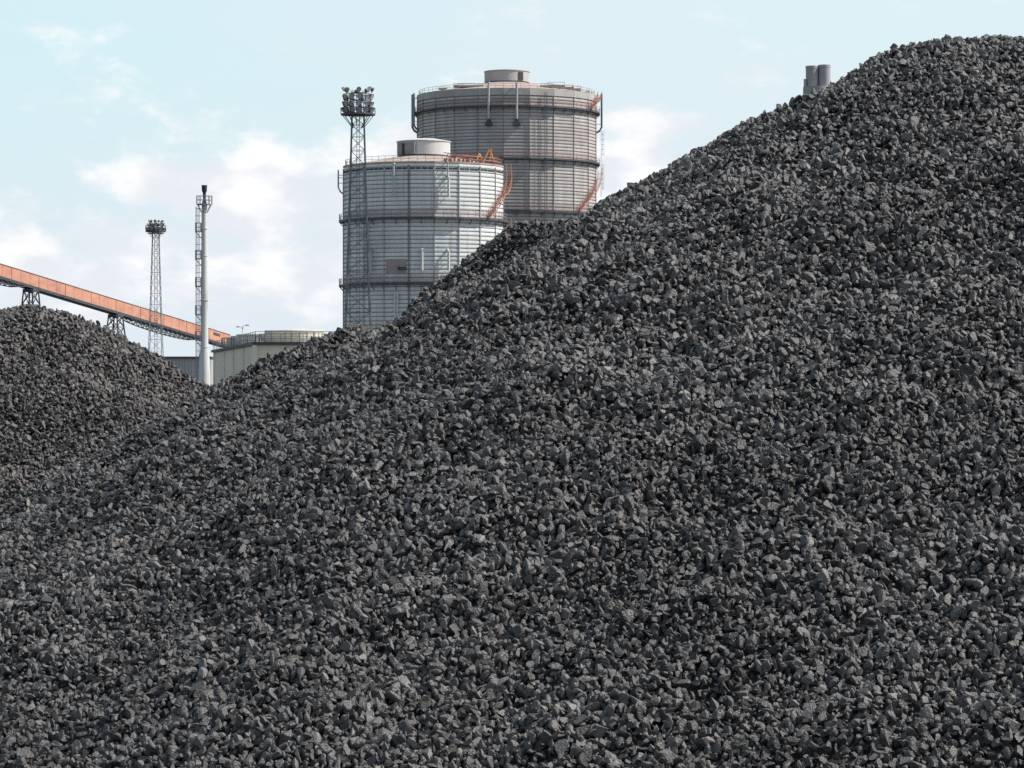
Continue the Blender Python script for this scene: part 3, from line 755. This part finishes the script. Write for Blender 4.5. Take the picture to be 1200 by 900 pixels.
for t in (-1.2, 0, 1.2): b.bar((-.62-.24-.24*math.cos(t), .28*math.sin(t), 2), (-.62-.24-.24*math.cos(t), .28*math.sin(t), zz(242)), .045)
b.build('caged_ladder', M['steel_grey'], st)

# ------------------------------------------------------------------ conveyor gallery
def gpt(px):
    """foot of the gallery line: depth follows 1/D linear in px"""
    inv = 1/600+(1/690-1/600)*px/270; return 1/inv
gt = lambda px: at(px, 309+(392.5-309)*px/270, gpt(px))
P0, P1 = gt(-420), gt(270)
cv = empty('conveyor_gallery', (P0.x, P0.y, 0)); tag(cv, 'long orange enclosed conveyor gallery sloping down on steel trestles behind the far left heap', 'conveyor')
d = (P1-P0).normalized(); sidev = Vector((d.y, -d.x, 0)).normalized(); up = Vector((0, 0, 1)); o0 = Vector((P0.x, P0.y, 0))
Wg, Hg, Lg = 2.2, 2.3, (P1-P0).length
def G(s, a, h): return P0+d*s-sidev*a+up*h-o0       # s along, a across (0 = near side), h from top
b = MB(); n_ = 60                                              # profiled side panels
for i in range(n_):
    s0, s1 = Lg*i/n_+.04, Lg*(i+1)/n_-.04
    vs = [G(s, a, h) for s in (s0, s1) for a in (0, Wg) for h in (-Hg, 0)]
    b.add(vs, [(0,1,3,2), (4,6,7,5), (0,4,5,1), (2,3,7,6), (0,2,6,4), (1,5,7,3)])
vs = [G(s, a, h) for s in (0, Lg-.1) for a in (.06, Wg-.06) for h in (-Hg+.05, -.05)]
b.add(vs, [(0,1,3,2), (4,6,7,5), (0,4,5,1), (2,3,7,6), (0,2,6,4), (1,5,7,3)])
for i in range(0, n_, 3):
    b.bar(G(Lg*i/n_, -.03, -.1), G(Lg*i/n_, -.03, -Hg+.1), .10)
b.build('gallery_cladding', M['orange'], cv)
b = MB()
s0 = (gt(250)-P0).length; vs = [G(s, a, h) for s in (s0, s0+3.2) for a in (-.04, .02) for h in (-1.1, -.5)]; b.add(vs, [(0,1,3,2), (4,6,7,5), (0,4,5,1), (2,3,7,6), (0,2,6,4), (1,5,7,3)])
b.build('gallery_window', M['roof_dark'], cv)
b = MB(); vs = [G(s, a, h) for s in (-.1, Lg+.1) for (a, h) in ((-.12, .01), (-.12, .10), (Wg/2, .30), (Wg+.12, .10), (Wg+.12, .01))]
b.add(vs, [(0,5,6,1), (1,6,7,2), (2,7,8,3), (3,8,9,4), (4,9,5,0), (0,1,2,3,4), (9,8,7,6,5)]); b.build('gallery_roof', M['silver'], cv)
b = MB(); vs = [G(s, a, h) for s in (.1, Lg-.1) for a in (.03, Wg-.03) for h in (-Hg-.5, -Hg-.01)]
b.add(vs, [(0,1,3,2), (4,6,7,5), (0,4,5,1), (2,3,7,6), (0,2,6,4), (1,5,7,3)]); b.build('floor_girder', M['steel_dark'], cv)
def s_of(px): return (gt(px)-P0).length
def truss(pa, pb_, dep):
    b = MB(); s0, s1 = s_of(pa), s_of(pb_); n_ = max(2, int((s1-s0)/1.9))
    for a in (.05, Wg-.05):
        for i in range(n_):
            u0, u1 = s0+(s1-s0)*i/n_, s0+(s1-s0)*(i+1)/n_
            fa = lambda q: math.sin(math.pi*min(1, max(0, (q-s0)/(s1-s0))))**.35*dep
            A_, B_ = G(u0, a, -Hg-.4-fa(u0)), G(u1, a, -Hg-.4-fa(u1))
            b.bar(A_, B_, .16); b.bar(G(u0, a, -Hg-.4), B_, .11); b.bar(G(u1, a, -Hg-.4), B_, .11)
    for i in range(n_+1):
        u0 = s0+(s1-s0)*i/n_; f0 = math.sin(math.pi*i/n_)**.35*dep if 0 < i < n_ else 0
        b.bar(G(u0, .05, -Hg-.4-f0), G(u0, Wg-.05, -Hg-.4-f0), .10)
    b.build('under_truss', M['steel_dark'], cv)
truss(-80, 31, .9); truss(152, 236, 1.0)
def trestle(px, splay):
    b = MB(); s = s_of(px); c = G(s, Wg/2, -Hg-.45); zt = c.z
    tops = []; feet = []
    for sa, sb in ((-1, -1), (1, -1), (1, 1), (-1, 1)):
        tops.append(c+d*sa*1.2+sidev*sb*.95); q = c+d*sa*2.2+sidev*sb*splay; q.z = 0; feet.append(q)
    for i in range(4): tops[i].z = zt-.3
    for k in range(4): b.bar(feet[k], tops[k], .26)
    lv = [0, .25, .45, .62, .76, .88, 1]
    for i in range(6):
        for k in range(4):
            k2 = (k+1) % 4
            a0, a1 = feet[k].lerp(tops[k], lv[i]), feet[k].lerp(tops[k], lv[i+1]); c0, c1 = feet[k2].lerp(tops[k2], lv[i]), feet[k2].lerp(tops[k2], lv[i+1])
            b.bar(a0, c1, .12); b.bar(c0, a1, .12); b.bar(a1, c1, .14)
    for k in range(4): b.bar(tops[k]+Vector((0, 0, .0)), tops[(k+1) % 4], .4, .6)
    b.build('trestle', M['steel_dark'], cv)
trestle(-220, 3.2); trestle(-90, 3.2); trestle(42, 3.2); trestle(141, 3.2); 

# ------------------------------------------------------------------ concrete building with roof tanks, shed behind
cb = empty('concrete_building', (-24.4, 300, 0)); tag(cb, 'low beige concrete building with dark railed roof edge at the end of the conveyor', 'building')
o0 = Vector((-24.4, 300, 0))
q = [Vector((-24.4, 300, 0)), Vector((-35.2, 372, 0)), Vector((-16, 376, 0)), Vector((-13, 299, 0))]
H0 = Z(404, 300)
b = MB(); vs = [p-o0+Vector((0, 0, z)) for z in (0, H0) for p in q]
b.add(vs, [(0,4,5,1), (1,5,6,2), (2,6,7,3), (3,7,4,0), (4,7,6,5)]); b.build('wall', M['concrete'], cb)
b = MB()                                                       # corner pilaster and bay joints
b.box((-.25, -.12, 0), (.22, .25, H0-.02))
for f in (.22, .45, .68, .97):
    p = q[0].lerp(q[1], f)-o0; b.bar(p+Vector((-.03, 0, 0)), p+Vector((-.03, 0, H0-.02)), .12)
b.build('pilaster', mat('pale_concrete_edge', (.64, .57, .47), .9, 0, .1, .4), cb)
b = MB()
for i in range(4):
    a_, c_ = q[i]-o0, q[(i+1) % 4]-o0; b.bar(a_+Vector((0, 0, H0+.12)), c_+Vector((0, 0, H0+.12)), .5, .28)
b.build('parapet', M['roof_dark'], cb)
b = MB()
for i, n_ in ((0, 22), (3, 8)):
    a_, c_ = q[i]-o0, q[(i+1) % 4]-o0
    railing(b, [a_.lerp(c_, k/n_)+Vector((0, 0, H0+.25)) for k in range(n_+1)], 1.0, .045, .06)
b.build('roof_railing', M['steel_grey'], cb)
def roof_tank(label, px, D, r, pt, m, ribs):
    c = Vector((X(px, D), D, H0+.004)); t_ = empty('roof_tank', c); tag(t_, label, 'tank', 'round tanks on the concrete building')
    h = Z(pt, D)-H0
    b = MB(); b.lathe([(r, 0), (r, h*.93), (r+.08, h*.93), (r+.08, h), (r*.5, h+.12), (.01, h+.15)], 36)
    for k in range(ribs): a = 2*math.pi*k/ribs; b.bar(pol(0, 0, r+.02, a, 0), pol(0, 0, r+.02, a, h*.93), .09)
    b.lathe([(r, h*.5), (r+.05, h*.5), (r+.05, h*.55), (r, h*.55)], 36)
    b.build('tank_shell', m, t_)
    b = MB(); b.lathe([(r, .45), (r+.7, .45), (r+.7, .55), (r, .55)], 30); railing(b, [pol(0, 0, r+.66, 2*math.pi*k/20, .55) for k in range(20)], 1.0, .05, .07, True)
    b.build('tank_walkway', M['steel_dark'], t_)
roof_tank('cream coloured round tank, tallest one on the concrete building roof', 345, 335, 3.1, 387.5, M['cream'], 24)
roof_tank('lower silvery round tank with dark railing, beside the taller cream tank on the building roof', 302, 350, 2.3, 392.0, M['silver'], 18)
roof_tank('lowest grey round tank on the building roof, next to the conveyor end', 282, 362, 1.5, 396.0, M['silver'], 14)

sh = empty('grey_shed', (X(218, 430), 434, 0)); tag(sh, 'small flat roofed grey corrugated shed behind the foot of the flare stack', 'shed')
b = MB(); x0, x1 = -9.0, (246.5-218)/F*430; zt = Z(420, 430)
n_ = 60
vs = []; 
for i in range(n_+1):
    xx = x0+(x1-x0)*i/n_; yy = -4+(.12 if i % 2 else 0); vs += [(xx, yy, 0), (xx, yy, zt)]
b.add(vs, [(2*i, 2*i+2, 2*i+3, 2*i+1) for i in range(n_)])
b.add([(x0, -3.9, 0), (x0, 8, 0), (x1, 8, 0), (x1, -3.9, 0), (x0, -3.9, zt), (x0, 8, zt), (x1, 8, zt), (x1, -3.9, zt)], [(0,4,5,1), (1,5,6,2), (2,6,7,3)])
b.build('wall', M['shed'], sh)
b = MB(); b.box((x0-.2, -4.25, zt+.003), (x1+.15, 8.2, zt+.26)); b.build('roof', M['roof_dark'], sh)
b = MB(); b.box((x1-1.0, -4.12, 0), (x1-.15, -4.01, zt-.3)); b.build('door', mat('brown_shed_door', (.13, .11, .10), .8), sh)

lp = empty('street_lamp', (X(284, 520), 520, 0)); tag(lp, 'faint distant street lamp with curved double arm above the concrete building roof', 'street lamp')
zt = Z(383, 520); b = MB(); b.tube([(0, 0, 0), (0, 0, zt)], [.07, .04], 8)
b.tube([(0, 0, zt-.4), (.2, 0, zt+.15), (.6, 0, zt+.25)], .045, 6); b.tube([(0, 0, zt-.4), (-.2, 0, zt), (-.5, 0, zt)], .045, 6)
b.build('pole', M['silver'], lp)
for (xx, zz_) in ((.85, .25), (-.7, 0)):
    b = MB(); b.tube([(xx-.32, 0, zt+zz_), (xx-.1, 0, zt+zz_+.05), (xx+.3, 0, zt+zz_)], [.06, .14, .07], 8); b.build('lamp_head', M['silver'], lp)

# ------------------------------------------------------------------ twin chimney behind the crest
ch = empty('chimney', (X(958, 900), 900, 0)); tag(ch, 'pair of joined grey chimney flues showing just above the crest of the huge heap', 'chimney')
kk = 900/F
for (px, py, w) in ((951.5, 77.5, 14.5), (966, 76.3, 14.5)):
    b = MB(); zt = Z(py, 900); r = w/2*kk
    b.lathe([(r, Z(110, 900)), (r, zt-.9), (r+.06, zt-.85), (r+.06, zt), (r-.25, zt), (r-.3, zt-3), (.01, zt-3)], 28, ((px-958)*kk, 0, 0)); b.build('flue', M['chimney'], ch, smooth=True)
b = MB(); zt = Z(102, 900); b.lathe([(4.6, 0), (4.25, Z(150, 900)), (4.1, zt), (.01, zt+.02)], 28); b.build('casing', M['chimney_green'], ch, smooth=True)
b = MB(); b.bar(((943-958)*kk, -1, Z(150, 900)), ((943-958)*kk, -1, Z(93, 900)), .7); b.build('side_duct', M['chimney_green'], ch)
